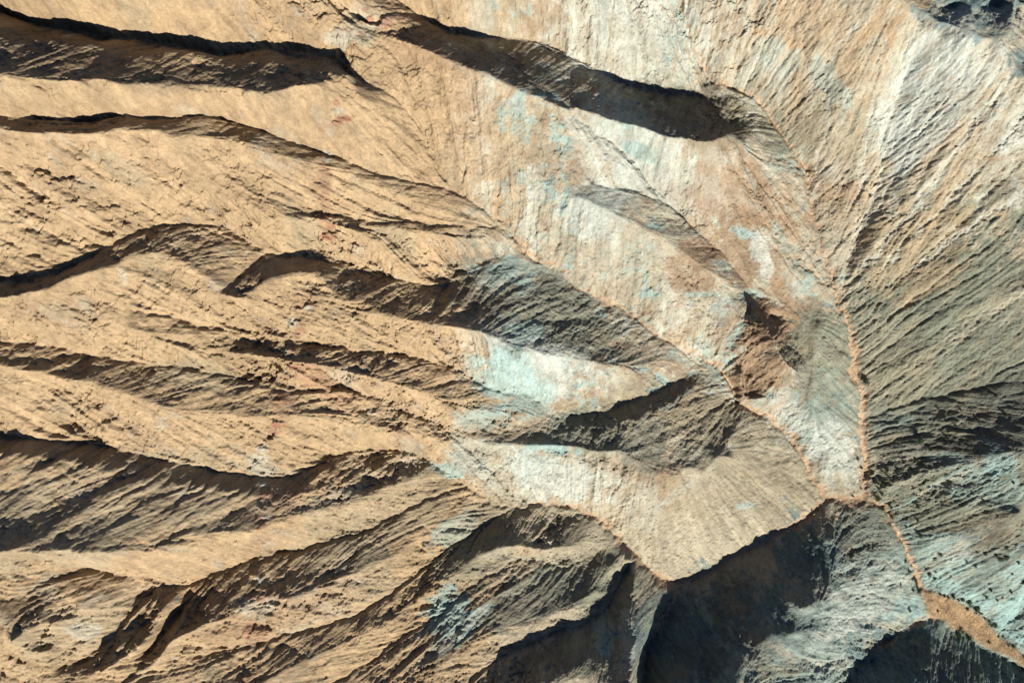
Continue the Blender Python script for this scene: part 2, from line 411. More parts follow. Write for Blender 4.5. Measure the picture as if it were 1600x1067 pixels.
# broken rock faces
rough = np.zeros(PX.shape)
for x, y, rx, ry, a, k in ((870,490,150,55,22,1),(930,660,110,40,5,1),(1040,660,90,80,0,1),(1200,545,55,70,10,1.2),(1010,150,150,35,15,.8),(1230,130,90,60,-40,.4),(400,120,160,22,-3,.5),(1510,660,130,45,-12,.5),(1350,840,60,40,0,.6),(980,960,22,110,0,1)):
    ca, sa = math.cos(R(a)), math.sin(R(a))
    u = ((PX - x) * ca + (PY - y) * sa) / rx; v = (-(PX - x) * sa + (PY - y) * ca) / ry
    rough = np.maximum(rough, k * np.exp(-(u * u + v * v) ** 2 * .8))
rn_ = fractal(NY, NX, 1.75, 34, 48); rn2_ = fractal(NY, NX, 1.7, 16, 49)
H = H + rough * (0.10 * rn_ - 0.07 * np.abs(rn2_) - 0.10 * np.abs(coarse1) * np.clip(rn_ + 1, 0, 2))
H = H + 0.10 * fractal(NY, NX, 2.1, 90, 50) * calm * np.clip((PX - 1150) / 100, 0, 1)
# long thin feathered rills that stay on the quiet slopes too
H = H + 0.10 * sl * calm * crack(fine2 + 0.4 * fine1, 0.16) * np.clip(1 - .9 * quiet, 0, 1) + 0.035 * sl * calm * fine1 * np.clip(1 - .7 * quiet, 0, 1)

# spine: the upturned bed of red and white rock that crosses the left half
SPINE = L("585,-20,0 560,40,0 545,110,0 528,170,0 512,240,0 505,300,0 508,370,0 500,430,0 468,500,0 450,545,0 440,610,0 428,670,0 405,730,0 412,820,0 400,900,0 405,960,0 385,1040,0 380,1100,0")
sd = near_line(SPINE, 40.0) + 5 * warp1
spine_m = np.clip(1 - sd / 16.0, 0, 1)
H += spine_m * 0.08 * fractal(NY, NX, 1.6, 25, 51)
rk = random.Random(12)
OUTCROPS = []
for a, b in zip(SPINE[:-1], SPINE[1:]):
    for k in range(4):
        t = rk.random()
        OUTCROPS.append((a[0] + (b[0] - a[0]) * t + rk.gauss(0, 5), a[1] + (b[1] - a[1]) * t, rk.uniform(4, 11), rk.uniform(1.6, 3.2), rk.uniform(-5, 35), rk.uniform(.25, .75)))
for (x, y, a, c, h) in ((600,30,8,20,.6),(540,70,6,20,.4),(548,118,9,50,1.0),(560,150,8,55,.9),(540,185,9,10,.6),(505,330,6,80,.6),(508,370,7,60,.8),(443,620,7,80,.9),(465,505,6,10,.8),(452,548,9,0,.8),(430,685,6,20,.7),(412,770,8,-30,.6),(420,945,7,0,.7),
                        (155,975,0,0,0),(845,870,0,0,0)):
    if h: OUTCROPS.append((x, y, a, 3, c, h))
for x, y, rx, ry, a, h in OUTCROPS:
    m = (np.abs(PX - x) < 30) & (np.abs(PY - y) < 30)
    if not m.any(): continue
    ca, sa = math.cos(R(a)), math.sin(R(a))
    dx = PX[m] - x + 1.6 * warp1[m]; dy = PY[m] - y + 1.6 * warp2[m]
    u = (dx * ca + dy * sa) / rx; v = (-dx * sa + dy * ca) / ry
    H[m] += h * 0.62 * np.exp(-(u * u) ** 1.5) * np.where(v > 0, np.exp(-v * v / 6), np.exp(-(v * v) * 2))   # steep on the far side, long on the sunny side

# secondary gullies, one line each: depth, width of the steep shaded side, width of the sunny side, then the points of its bed
RIBS = """.9 10 25 0,249 45,255 105,273 158,298 200,312 250,333 310,355
.9 14 25 147,224 196,231 252,249 298,263 343,270 396,291 448,308 501,324
.6 7 15 0,304 42,304 63,312
.8 7 18 105,326 140,320 185,315 210,333
.5 6 14 0,354 35,357 105,365
.6 6 14 63,371 109,372 140,378 165,381
.6 8 18 217,505 252,507 298,502 333,512
.5 6 14 280,430 315,435 350,444
.6 12 20 182,514 228,532 263,553
.8 8 15 0,556 35,556 80,556 122,556 147,553
.8 9 20 32,633 60,635 91,640 119,646
.6 6 18 0,645 53,654 88,668 119,672
.4 5 20 140,647 175,668 210,693
.5 4 10 77,28 123,45 158,60 178,63
.4 4 10 116,0 151,28 196,52
.4 4 10 262,10 277,28 298,66
.4 4 10 340,40 368,66 389,75
.4 4 12 400,20 440,45 470,70
1. 4 8 555,154 580,175
.7 3 8 583,228 595,242
.6 3 8 611,259 629,270 657,273
.4 3 8 625,179 643,196 660,217
.5 3 9 600,190 640,230 680,262
.6 4 8 545,336 566,347
.8 4 12 520,381 555,392 566,402 590,416 611,434
.4 3 8 601,378 611,391 629,402
.5 3 8 646,378 667,388
1.2 8 10 835,486 853,500 870,500 888,497 909,493
.8 6 6 786,518 800,528
.4 6 8 923,549 968,542
.9 5 8 210,852 238,851 256,840 270,833
.8 8 8 70,763 84,775
.8 6 12 53,728 77,719 109,719
.5 4 8 448,833 473,831
.9 5 8 116,973 133,972 140,977
.8 5 10 189,991 210,989 231,977
.6 6 14 0,1022 21,1019 70,1001 105,991
.8 5 8 459,963 484,952 501,956
1. 5 5 413,945 427,945
1. 10 10 406,917 448,903
1.1 8 8 424,1012 455,1015 466,1029
.9 6 8 533,1005 560,998
.9 5 8 520,764 545,764 577,758
0.6 14 14 0,858 35,840 70,809 123,781 175,739 210,718
.8 8 12 0,770 35,756 70,746 123,732
.6 6 8 193,774 217,753 245,735
.7 8 8 298,833 350,805 385,788 413,777
.6 6 6 245,809 298,763 333,739
.7 4 6 636,768 650,767
.8 4 6 723,798 741,796
.8 4 7 678,835 706,828 727,830
.9 4 7 629,861 660,854 678,845
.9 5 7 562,900 580,891 604,887
.9 5 6 674,914 695,917 702,910
.8 4 6 779,922 793,915
.8 4 6 615,959 636,945
.6 4 7 905,954 923,952 944,945
.8 5 5 1068,0 1070,21 1075,49 1089,63 1093,84
.6 4 5 1180,35 1190,14
.8 5 6 1238,116 1250,105
.9 5 6 1290,135 1301,123
.5 4 8 1264,144 1306,119 1345,95
.5 4 8 1233,196 1268,175 1317,165
.9 4 5 1271,315 1282,322
.6 4 6 1138,319 1152,317
.7 4 6 1537,347 1562,338
.6 3 6 1359,483 1376,474 1390,469
.5 4 7 1370,505 1395,490 1420,478
.9 6 6 1124,658 1131,682 1140,714
1.6 4 4 1149,626 1159,633
.7 6 10 560,520 620,545 660,560
.5 6 12 560,640 620,668 660,690
.5 6 14 230,585 290,600 350,612
.5 5 14 60,470 110,480 160,495
.5 5 14 330,470 390,485 440,500
.5 5 12 560,300 600,322 640,345
.4 5 12 420,330 460,350 500,385
.5 6 12 250,160 310,168 370,180
.4 5 12 60,225 120,240 180,250
.5 5 12 0,395 50,400 100,410
.4 5 12 380,640 440,660 500,685
.4 5 12 220,655 290,685 340,705
.5 5 12 40,600 90,615 140,622
.5 6 10 1180,250 1200,262 1230,275
.6 5 8 1480,215 1450,260 1425,310
.6 5 8 1600,235 1560,270 1520,330
.5 5 8 1580,310 1530,350 1480,400
.5 5 8 1430,330 1400,370 1375,410"""
for q in RIBS.split('\n'):
    v = q.split()
    a, w1, w2 = (float(t) for t in v[:3])
    pts = [tuple(float(t) for t in p.split(',')) for p in v[3:]]
    if pts[0][0] > pts[-1][0]: pts = pts[::-1]
    wm = 3.2 * max(w1, w2)
    xs = [p[0] for p in pts]; ys = [p[1] for p in pts]
    iy, ix = np.nonzero((PX > min(xs) - wm) & (PX < max(xs) + wm) & (PY > min(ys) - wm) & (PY < max(ys) + wm))
    if not len(iy): continue
    sl_ = (slice(iy.min(), iy.max() + 1), slice(ix.min(), ix.max() + 1))
    qx = PX[sl_] + 2.2 * warp1[sl_] + 1.2 * wobn1[sl_]; qy = PY[sl_] + 2.2 * warp2[sl_] + 1.6 * wobn2[sl_]
    best = np.full(qx.shape, 1e9); sd_ = np.zeros(qx.shape); tt = np.zeros(qx.shape)
    tot = sum(math.dist(p, r_) for p, r_ in zip(pts[:-1], pts[1:])); acc_ = 0.0
    for p, r_ in zip(pts[:-1], pts[1:]):
        vx, vy = r_[0] - p[0], r_[1] - p[1]; ll = math.hypot(vx, vy)
        t = np.clip(((qx - p[0]) * vx + (qy - p[1]) * vy) / (ll * ll), 0, 1)
        ex = qx - p[0] - t * vx; ey = qy - p[1] - t * vy
        d = np.hypot(ex, ey); m = d < best
        best[m] = d[m]; sd_[m] = np.sign(vx * ey - vy * ex)[m] * d[m]; tt[m] = ((acc_ + t * ll) / tot)[m]
        acc_ += ll
    f = np.where(sd_ > 0, np.exp(-(np.abs(sd_) / w1) ** 1.25), np.exp(-(np.abs(sd_) / w2) ** 1.25))
    H[sl_] -= 0.62 * a * f * np.clip(4 * tt * (1 - tt), 0, 1) ** 0.6

# ledges and single rills that can be told apart
CREASES = [L(t) for t in ("1360,631,0 1378,622,0 1402,614,0 1420,606,0 1438,600,0", "1426,643,0 1453,631,0 1477,622,0 1500,613,0 1525,610,0 1553,600,0",
 "1360,679,0 1390,669,0 1420,667,0 1450,660,0 1489,655,0 1510,646,0 1531,633,0 1553,624,0 1577,618,0 1600,613,0",
 "1375,691,0 1409,685,0 1444,679,0 1465,673,0 1480,669,0 1498,664,0 1517,655,0 1540,646,0 1561,645,0",
 "1444,696,0 1474,687,0 1510,681,0 1525,673,0 1555,669,0 1577,661,0 1600,658,0", "1387,722,0 1420,720,0 1444,721,0 1465,712,0 1495,703,0",
 "1338,903,0 1376,889,0 1404,872,0", "1320,924,0 1355,917,0 1390,903,0 1411,893,0", "1338,938,0 1373,924,0 1411,910,0", "1317,973,0 1355,963,0 1390,952,0",
 "0,249,0 105,273,0 158,298,0 245,333,0 370,374,0", "105,325,0 154,318,0 190,315,0 210,330,0", "0,307,0 42,304,0 60,311,0", "520,378,0 555,392,0 590,416,0 611,433,0",
 "1345,540,0 1370,520,0 1400,505,0 1420,490,0", "1365,480,0 1395,462,0 1420,455,0", "1000,560,0 1030,572,0", "860,505,0 900,498,0 920,500,0",
 "0,870,0 70,835,0 150,800,0 215,760,0", "60,880,0 130,850,0 200,800,0 260,765,0", "1390,205,0 1360,300,0 1335,370,0", "1520,190,0 1460,290,0 1390,370,0",
 "1600,250,0 1530,320,0 1450,400,0", "1560,480,0 1480,520,0 1400,560,0", "1600,470,0 1520,500,0 1440,520,0", "640,420,0 600,400,0 560,385,0",
 "1240,120,0 1180,170,0", "1330,60,0 1270,150,0 1225,210,0", "1420,60,0 1340,140,0 1270,230,0", "1460,110,0 1400,160,0 1320,230,0 1290,265,0")]
cr = np.zeros(PX.shape)
for i, ln in enumerate(CREASES):
    d = np.abs(near_line(ln, 14.0) + 2.2 * (warp1 if i % 2 else warp2))
    cr = np.maximum(cr, np.exp(-(d / 2.6) ** 1.3) * (.6 + .4 * np.tanh(fractal(NY, NX, 1.6, 60, 45))) if i == 0 else np.exp(-(d / 2.6) ** 1.3))
H -= 0.20 * cr * calm * np.clip(1 + .5 * warp1, .2, 1.5)

# incised beds of the thin streams
STREAMS = [(VALLEYS['main'][3:], 5.0, 1.0), (VALLEYS['east'][:7], 5.0, 1.0), (VALLEYS['east'][6:], 3.5, .6),
           (VALLEYS['sA'][:6], 3.2, .8), (VALLEYS['sA'][5:], 2.2, .5), (VALLEYS['mid'][2:], 5.4, 1.0),
           (VALLEYS['v6'][:3], 3.5, .8), (VALLEYS['v5'], 3.0, .55), (VALLEYS['v7'][:11], 4.0, 1.0), (VALLEYS['v7'][10:17], 3.4, .8),
           (VALLEYS['v13'][:4], 3.0, .8), (VALLEYS['v15'][:6], 3.0, .7), (VALLEYS['v1b'][:5], 2.6, .4)]
bed = np.zeros(PX.shape)
for ln, w, k in STREAMS:
    d = near_line(ln, 18.0, 3.2) * (1 + .25 * np.clip(warp2, -2, 2))
    bed = np.maximum(bed, k * np.clip(1.4 - d / w, 0, 1))
cut = np.clip(1.25 - near_line(VALLEYS['east'][:7], 16) / 3, 0, 1)
H -= (0.38 * blur(np.clip(bed * 1.6, 0, 1), 1.6) - .03 * blur(bed, 1) * fractal(NY, NX, 1.3, 10, 47)) * calm

FANS = [L(t) for t in ("1382,60,0 1366,150,0 1352,230,0 1346,330,0 1328,410,0", "1425,60,0 1408,150,0 1394,230,0 1370,300,0 1343,375,0", "1530,85,0 1490,140,0 1440,210,0 1400,270,0 1362,345,0 1333,410,0",
 "1560,140,0 1500,230,0 1450,300,0 1408,352,0 1358,412,0 1322,452,0", "1620,170,0 1550,240,0 1490,310,0 1430,370,0 1368,432,0 1326,474,0", "1300,110,0 1292,200,0 1276,262,0", "1180,10,0 1168,70,0 1130,128,0",
 "1255,10,0 1222,90,0 1176,148,0", "1470,95,0 1430,170,0 1400,232,0", "1340,30,0 1290,110,0 1235,180,0 1222,200,0", "1600,300,0 1520,350,0 1440,410,0 1400,440,0", "1495,60,0 1455,140,0 1425,200,0",
 "1210,300,0 1260,370,0 1300,432,0", "1150,260,0 1210,330,0 1270,400,0 1305,445,0", "1195,340,0 1240,400,0 1290,440,0", "1250,30,0 1262,100,0 1245,190,0")]
fan_b = np.zeros(PX.shape)   # the gullies that gather at the channel head
for i, ln in enumerate(FANS):
    d = near_line(ln, 16.0, 3.0)
    d = np.where(d > 15.5, 99.0, d * (1 + .3 * np.clip(warp1, -2, 2)))
    fan_b = np.maximum(fan_b, np.exp(-(d / (2.6 if i % 3 else 3.6)) ** 1.3))
    H -= 0.22 * np.exp(-(d / 5.5) ** 2)
H -= 0.16 * fan_b

# ------------------------------------------------------------------ ground colours (rock colour, plus shade painted into the hollow, pits and dark bands)
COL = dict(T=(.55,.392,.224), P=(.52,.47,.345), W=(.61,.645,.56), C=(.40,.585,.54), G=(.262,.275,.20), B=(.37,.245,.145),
           R=(.42,.19,.12), D=(.17,.15,.11), S=(.60,.42,.265), Q=(.53,.36,.20), N=(.30,.375,.32), K=(.21,.215,.17), O=(.40,.345,.23), V=(.15,.24,.24))  # V: shade of hollow and pits painted in; D: dark rock and painted shade
# (pixel x, y, radius x, radius y, turn in degrees, colour, strength)
SPLATS = []  # filled below
def sp(s):
    for q in s.split(';'):
        v = q.split()
        if v: SPLATS.append((*[float(t) for t in v[:5]], v[5], float(v[6])))
sp("""1150 300 330 420 0 P .3; 1000 60 90 90 0 W .6; 960 400 150 110 0 P .35; 1010 250 130 60 30 W .7; 930 330 70 50 0 W .9;
 1000 400 90 90 0 P .3; 850 560 110 50 25 W .9; 800 600 70 50 30 C .7; 780 720 90 30 5 C .75; 840 740 140 40 10 W .8; 760 650 60 30 0 C .5;
 1180 320 110 50 20 B .6; 1170 400 70 60 50 B .8; 1090 420 50 40 60 B .75; 1185 385 26 34 25 W .8; 1160 365 20 12 30 C .7; 1195 420 14 22 20 W .7; 1100 460 30 5 0 C .5; 1175 340 30 16 30 B .7; 1128 492 14 40 20 W .8;
 1200 540 70 90 20 B .9; 1140 520 40 40 0 B .6; 1240 620 40 20 -40 R .45; 1080 620 60 60 0 B .4; 1040 760 60 40 -20 B .55; 1000 735 80 20 15 B .5; 1010 790 30 40 0 W .5; 1060 770 60 8 -35 W .6;
 1060 300 60 16 30 R .2; 870 255 60 50 30 B .35; 830 200 60 60 0 O .3;
 1450 170 55 160 25 W .7; 1530 90 50 40 0 W .7; 1400 230 30 130 15 W .75; 1590 200 20 60 30 W .7; 1280 60 90 60 30 T .5; 1230 190 70 60 30 O .7; 1300 200 60 50 30 O .4; 1220 90 40 20 30 C .35; 1300 130 50 25 60 C .4;
 1360 330 30 90 15 T .6; 1450 300 30 110 30 T .6; 1300 330 50 50 0 B .45; 1310 380 50 60 0 P .5; 1600 330 60 80 0 O .7; 1590 330 12 60 0 W .5;
 1480 480 180 150 -25 G 1; 1540 560 120 130 0 G .9; 1440 400 90 60 -35 T .5; 1400 560 60 60 0 O .35; 1290 600 60 120 0 G .7; 1290 540 50 60 0 G .6;
 1285 660 60 60 0 N .8; 1310 720 50 60 0 W .75; 1300 690 34 50 0 W .6; 1240 660 40 30 0 W .5; 1150 800 150 110 0 O .65; 1150 700 90 60 0 O .6; 1120 850 130 50 -20 P .6; 1165 790 30 7 -8 C .5; 1230 760 80 50 0 O .5;
 1500 680 170 90 -10 K .95; 1450 640 110 60 -15 G .6; 1400 660 40 16 -15 N .7; 1580 640 80 60 0 K .8; 1480 700 80 40 -10 D .35; 1400 690 60 40 0 K .5;
 1500 800 150 90 -15 G .9; 1520 750 80 40 20 C .35; 1560 720 40 30 30 C .5; 1500 840 90 22 -5 D .75; 1400 860 60 80 0 N .8; 1480 890 80 50 -10 C .65; 1490 870 60 14 -10 W .6; 1560 860 60 60 0 D .55; 1570 940 80 60 20 C .65; 1590 990 60 60 20 C .95; 1540 910 60 20 20 G .5;
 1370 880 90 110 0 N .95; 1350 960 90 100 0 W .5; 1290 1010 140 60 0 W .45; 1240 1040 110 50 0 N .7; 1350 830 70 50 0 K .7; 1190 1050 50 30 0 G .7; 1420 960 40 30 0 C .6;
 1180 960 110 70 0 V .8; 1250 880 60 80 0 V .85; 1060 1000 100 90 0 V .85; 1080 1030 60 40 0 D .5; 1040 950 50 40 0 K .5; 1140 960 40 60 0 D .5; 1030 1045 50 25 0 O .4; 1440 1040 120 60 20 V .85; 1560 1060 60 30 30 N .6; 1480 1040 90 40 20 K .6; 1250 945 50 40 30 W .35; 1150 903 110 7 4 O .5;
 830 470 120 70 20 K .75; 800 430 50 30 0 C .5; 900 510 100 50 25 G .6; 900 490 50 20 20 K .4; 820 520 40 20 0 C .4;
 930 670 110 50 -10 G .7; 1000 650 60 60 -20 O .6; 1010 700 40 50 0 K .6; 1100 650 50 60 0 O .6;
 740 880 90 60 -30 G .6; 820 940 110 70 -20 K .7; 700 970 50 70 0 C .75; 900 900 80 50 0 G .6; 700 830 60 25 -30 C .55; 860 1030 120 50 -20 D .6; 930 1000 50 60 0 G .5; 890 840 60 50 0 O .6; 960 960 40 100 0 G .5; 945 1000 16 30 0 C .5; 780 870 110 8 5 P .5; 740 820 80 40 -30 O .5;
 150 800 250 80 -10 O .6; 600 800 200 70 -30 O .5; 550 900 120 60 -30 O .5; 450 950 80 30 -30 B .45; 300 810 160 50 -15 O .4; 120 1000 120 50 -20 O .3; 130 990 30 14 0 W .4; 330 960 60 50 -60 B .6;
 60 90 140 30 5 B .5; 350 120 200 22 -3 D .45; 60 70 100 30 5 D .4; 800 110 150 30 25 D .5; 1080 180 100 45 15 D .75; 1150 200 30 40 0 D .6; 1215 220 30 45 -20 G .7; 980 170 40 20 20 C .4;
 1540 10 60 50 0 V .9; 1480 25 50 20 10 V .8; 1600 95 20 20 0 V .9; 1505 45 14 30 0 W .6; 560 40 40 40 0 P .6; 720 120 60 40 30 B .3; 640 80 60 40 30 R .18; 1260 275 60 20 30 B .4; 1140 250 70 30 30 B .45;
 985 920 12 50 0 G .6; 982 1010 14 50 0 W .5; 700 735 30 14 20 C .7; 860 700 50 10 8 C .7; 1000 235 50 14 20 C .6; 1220 620 20 10 -40 W .5; 190 265 50 14 30 O .5; 380 300 60 16 30 B .35; 300 590 90 30 10 O .5; 240 420 40 10 30 O .4; 100 490 60 20 30 O .4; 450 170 60 12 50 B .25; 700 250 30 60 0 O .3; 750 180 40 50 0 B .2;
 480 470 26 20 0 R .3; 480 590 50 20 30 R .35; 505 300 10 60 0 R .3; 440 640 20 30 0 R .3; 410 720 16 30 0 W .4; 408 820 10 20 0 R .5; 395 950 26 20 0 W .35; 400 990 20 20 0 R .35; 430 790 50 16 -30 R .3; 510 240 8 12 0 W .7; 440 545 16 14 0 W .7; 455 505 10 10 0 W .5; 535 60 30 24 0 W .5; 537 83 12 6 -10 R .8; 190 430 9 12 0 W .3""")  # D along the top valleys and in the hollow darkens their shadowed slopes
ALB = np.empty(PX.shape + (3,), np.float32)
ALB[:] = COL['T']
def mixin(w, c):
    global ALB
    w = np.clip(w, 0, 1).astype(np.float32)[..., None]
    ALB = ALB * (1 - w) + np.array(COL[c], np.float32) * w
mixin(0.85 * np.clip((PX - 690 + 20 * warp1) / 180, 0, 1), 'P')
mixin(0.8 * np.clip((PX - 1310 + 25 * warp2) / 90, 0, 1) * np.clip((PY - 380) / 140, 0, 1), 'G')
mixin(np.clip((PX - 980 + 12 * warp2) / 40, 0, 1) * np.clip((PY - (1180 - .25 * PX) + 20 * warp1) / 60, 0, 1), 'N')
s1 = fractal(NY, NX, 1.5, 120, 71); s2 = fractal(NY, NX, 1.4, 50, 72)
belt = np.clip((PX - 700) / 120, 0, 1) * np.clip((1345 - PX) / 60, 0, 1) * np.clip((760 - PY) / 120, 0, 1)
fanm = np.clip((PX - 1200) / 120, 0, 1) * np.clip((430 - PY) / 80, 0, 1)
streak = 0.75 * coarse1 + 0.5 * coarse2
mixin(0.9 * belt * np.clip(0.8 * s1 + 0.7 * streak - 0.1, 0, 1), 'W')
mixin(0.8 * belt * np.clip(0.8 * s2 - 0.6 * streak - 0.55, 0, 1), 'C')
mixin(0.85 * belt * np.clip(-0.9 * s1 + 0.6 * streak - 0.3, 0, 1), 'B')
mixin(0.7 * fanm * np.clip(0.8 * streak + 0.5 * s1 - 0.5, 0, 1), 'W')
mixin(0.85 * fanm * np.clip(-0.7 * streak + 0.5 * s2 + 0.1, 0, 1), 'T')
fray = 0.50 * fractal(NY, NX, 1.5, 60, 61) + 0.75 * coarse1 + 0.35 * coarse2 + 0.15 * fractal(NY, NX, 1.1, 12, 62)
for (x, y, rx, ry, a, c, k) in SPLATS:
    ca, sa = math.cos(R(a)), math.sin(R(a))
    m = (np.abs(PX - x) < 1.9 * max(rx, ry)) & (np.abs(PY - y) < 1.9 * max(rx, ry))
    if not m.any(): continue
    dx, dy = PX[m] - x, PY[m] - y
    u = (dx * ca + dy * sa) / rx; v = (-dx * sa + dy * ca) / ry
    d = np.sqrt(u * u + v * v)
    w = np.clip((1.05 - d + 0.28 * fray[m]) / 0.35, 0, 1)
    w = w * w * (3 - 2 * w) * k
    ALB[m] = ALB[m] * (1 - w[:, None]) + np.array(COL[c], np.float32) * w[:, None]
def mixin(w, c):
    global ALB
    w = np.clip(w, 0, 1).astype(np.float32)[..., None]
    ALB = ALB * (1 - w) + np.array(COL[c], np.float32) * w
s1 = fractal(NY, NX, 1.5, 120, 71); s2 = fractal(NY, NX, 1.4, 50, 72)
mixin(0.45 * np.clip(0.6 * s1 + 0.5 * coarse2 - 0.55, 0, 1), 'O')
mixin(0.5 * np.clip(-0.8 * s1 + 0.5 * coarse1 - 0.25, 0, 1) * np.clip((780 - PX) / 80, 0, 1), 'B')
mixin(0.35 * np.clip(0.6 * s2 + 0.5 * coarse1 - 0.7, 0, 1), 'B')
mixin(0.5 * np.clip(0.7 * s1 * -1 + 0.5 * coarse1 - 0.9, 0, 1), 'P')
for x, y, rx, ry, a, h in OUTCROPS:
    c, k = rk.choice([('R', .75), ('R', .6), ('B', .7), ('R', .5), ('B', .6), ('W', .6), ('P', .5)])
    m = (np.abs(PX - x) < 30) & (np.abs(PY - y) < 30)
    ex, ey = rk.uniform(-3, 6), rk.uniform(0, 6)
    d = np.hypot((PX[m] - x - ex) / (rx * rk.uniform(.8, 1.5)), (PY[m] - y - ey) / (ry * rk.uniform(1.2, 2.6)))
    w = (np.clip((1.05 - d + .4 * fray[m]) / .4, 0, 1) * k)[:, None]
    ALB[m] = ALB[m] * (1 - w) + np.array(COL[c], np.float32) * w
mixin(spine_m * np.clip(.5 * s2 + .2, 0, 1) * .5, 'B')
mixin(np.clip(bed * 3.2 - .6, 0, 1) * 0.95 * np.clip(1.1 + .25 * s2, .4, 1), 'S')
mixin(.6 * fan_b * (PY < 420) * np.clip((PX - 1260) / 40, 0, 1), 'W')
mixin(.45 * fan_b * np.clip((1300 - PX) / 60 + (PY > 330), 0, 1), 'S')
mixin(wash_soft, 'Q')
ALB *= (1 - .25 * wash_soft * np.exp(-(near_line(VALLEYS['main'][:5], 20.0, 2.0) / 2.2) ** 2))[..., None].astype(np.float32)
v = 1 + 0.08 * fractal(NY, NX, 1.2, 40, 75) + 0.05 * np.clip(fine2, -2.5, 2.5) + 0.02 * fine1 + 0.055 * np.clip(coarse1, -2.5, 2.5) + 0.04 * np.clip(coarse2, -2, 2)
ALB *= np.clip(v, .6, 1.4)[..., None].astype(np.float32)
ALB = np.clip(ALB * 0.4, .012, .4)

# ------------------------------------------------------------------ mesh: fine inside, stretched out to the horizon
def axis(a, b, n, k=34, g=1.2):
    core = np.linspace(a, b, n)
    ext = np.cumsum(SP * g ** np.arange(1, k + 1))
    return np.concatenate([a - ext[::-1], core, b + ext]), k
ax_x, K = axis(X0, X1, NX)
ax_y, _ = axis(Y0, Y1, NY)
def padK(a):
    w = ((K, K), (K, K)) + ((0, 0),) * (a.ndim - 2)
    return np.pad(a, w, mode='edge')
HH = padK(H)
GX, GY = np.meshgrid(ax_x, ax_y)
dist = np.hypot(np.maximum(0, np.maximum(X0 - GX, GX - X1)), np.maximum(0, np.maximum(Y0 - GY, GY - Y1)))
hills = sum(a * np.sin(GX * fx + p) * np.sin(GY * fy + q) for a, fx, fy, p, q in ((6, .05, .06, 1, 2), (3, .13, .11, 0, 1), (9, .017, .021, 2, .5)))
HH = HH + hills * np.clip(dist / 40, 0, 1)
CC = padK(ALB)
ny, nx = HH.shape
co = (np.stack([GX, GY, HH], -1).reshape(-1, 3) * U).astype(np.float32)
washK = padK(blur(wash_raw.astype(float), 1.0)) > 0.5
washF = washK[:-1, :-1] & (dist[:-1, :-1] < 20)

iv = np.arange(ny * nx).reshape(ny, nx)
quads = np.stack([iv[:-1, :-1], iv[:-1, 1:], iv[1:, 1:], iv[1:, :-1]], -1)

def grid_object(name, fmask, mat):
    q = quads[fmask]
    used, inv = np.unique(q.ravel(), return_inverse=True)
    me = bpy.data.meshes.new(name)
    me.vertices.add(len(used)); me.vertices.foreach_set('co', co[used].ravel())
    me.loops.add(len(inv)); me.loops.foreach_set('vertex_index', inv.astype(np.int32).ravel())
    nf = len(q)
    me.polygons.add(nf)
    me.polygons.foreach_set('loop_start', np.arange(0, 4 * nf, 4, dtype=np.int32))
    me.update(calc_edges=True)
    at = me.color_attributes.new('rock_and_shade_colour', 'FLOAT_COLOR', 'POINT')
    c = np.ones((len(used), 4), np.float32); c[:, :3] = CC.reshape(-1, 3)[used]
    at.data.foreach_set('color', c.ravel())
    me.polygons.foreach_set('use_smooth', np.ones(nf, bool))
    me.materials.append(mat)
    o = bpy.data.objects.new(name, me); col.objects.link(o)
    o['kind'] = 'structure'
    return o

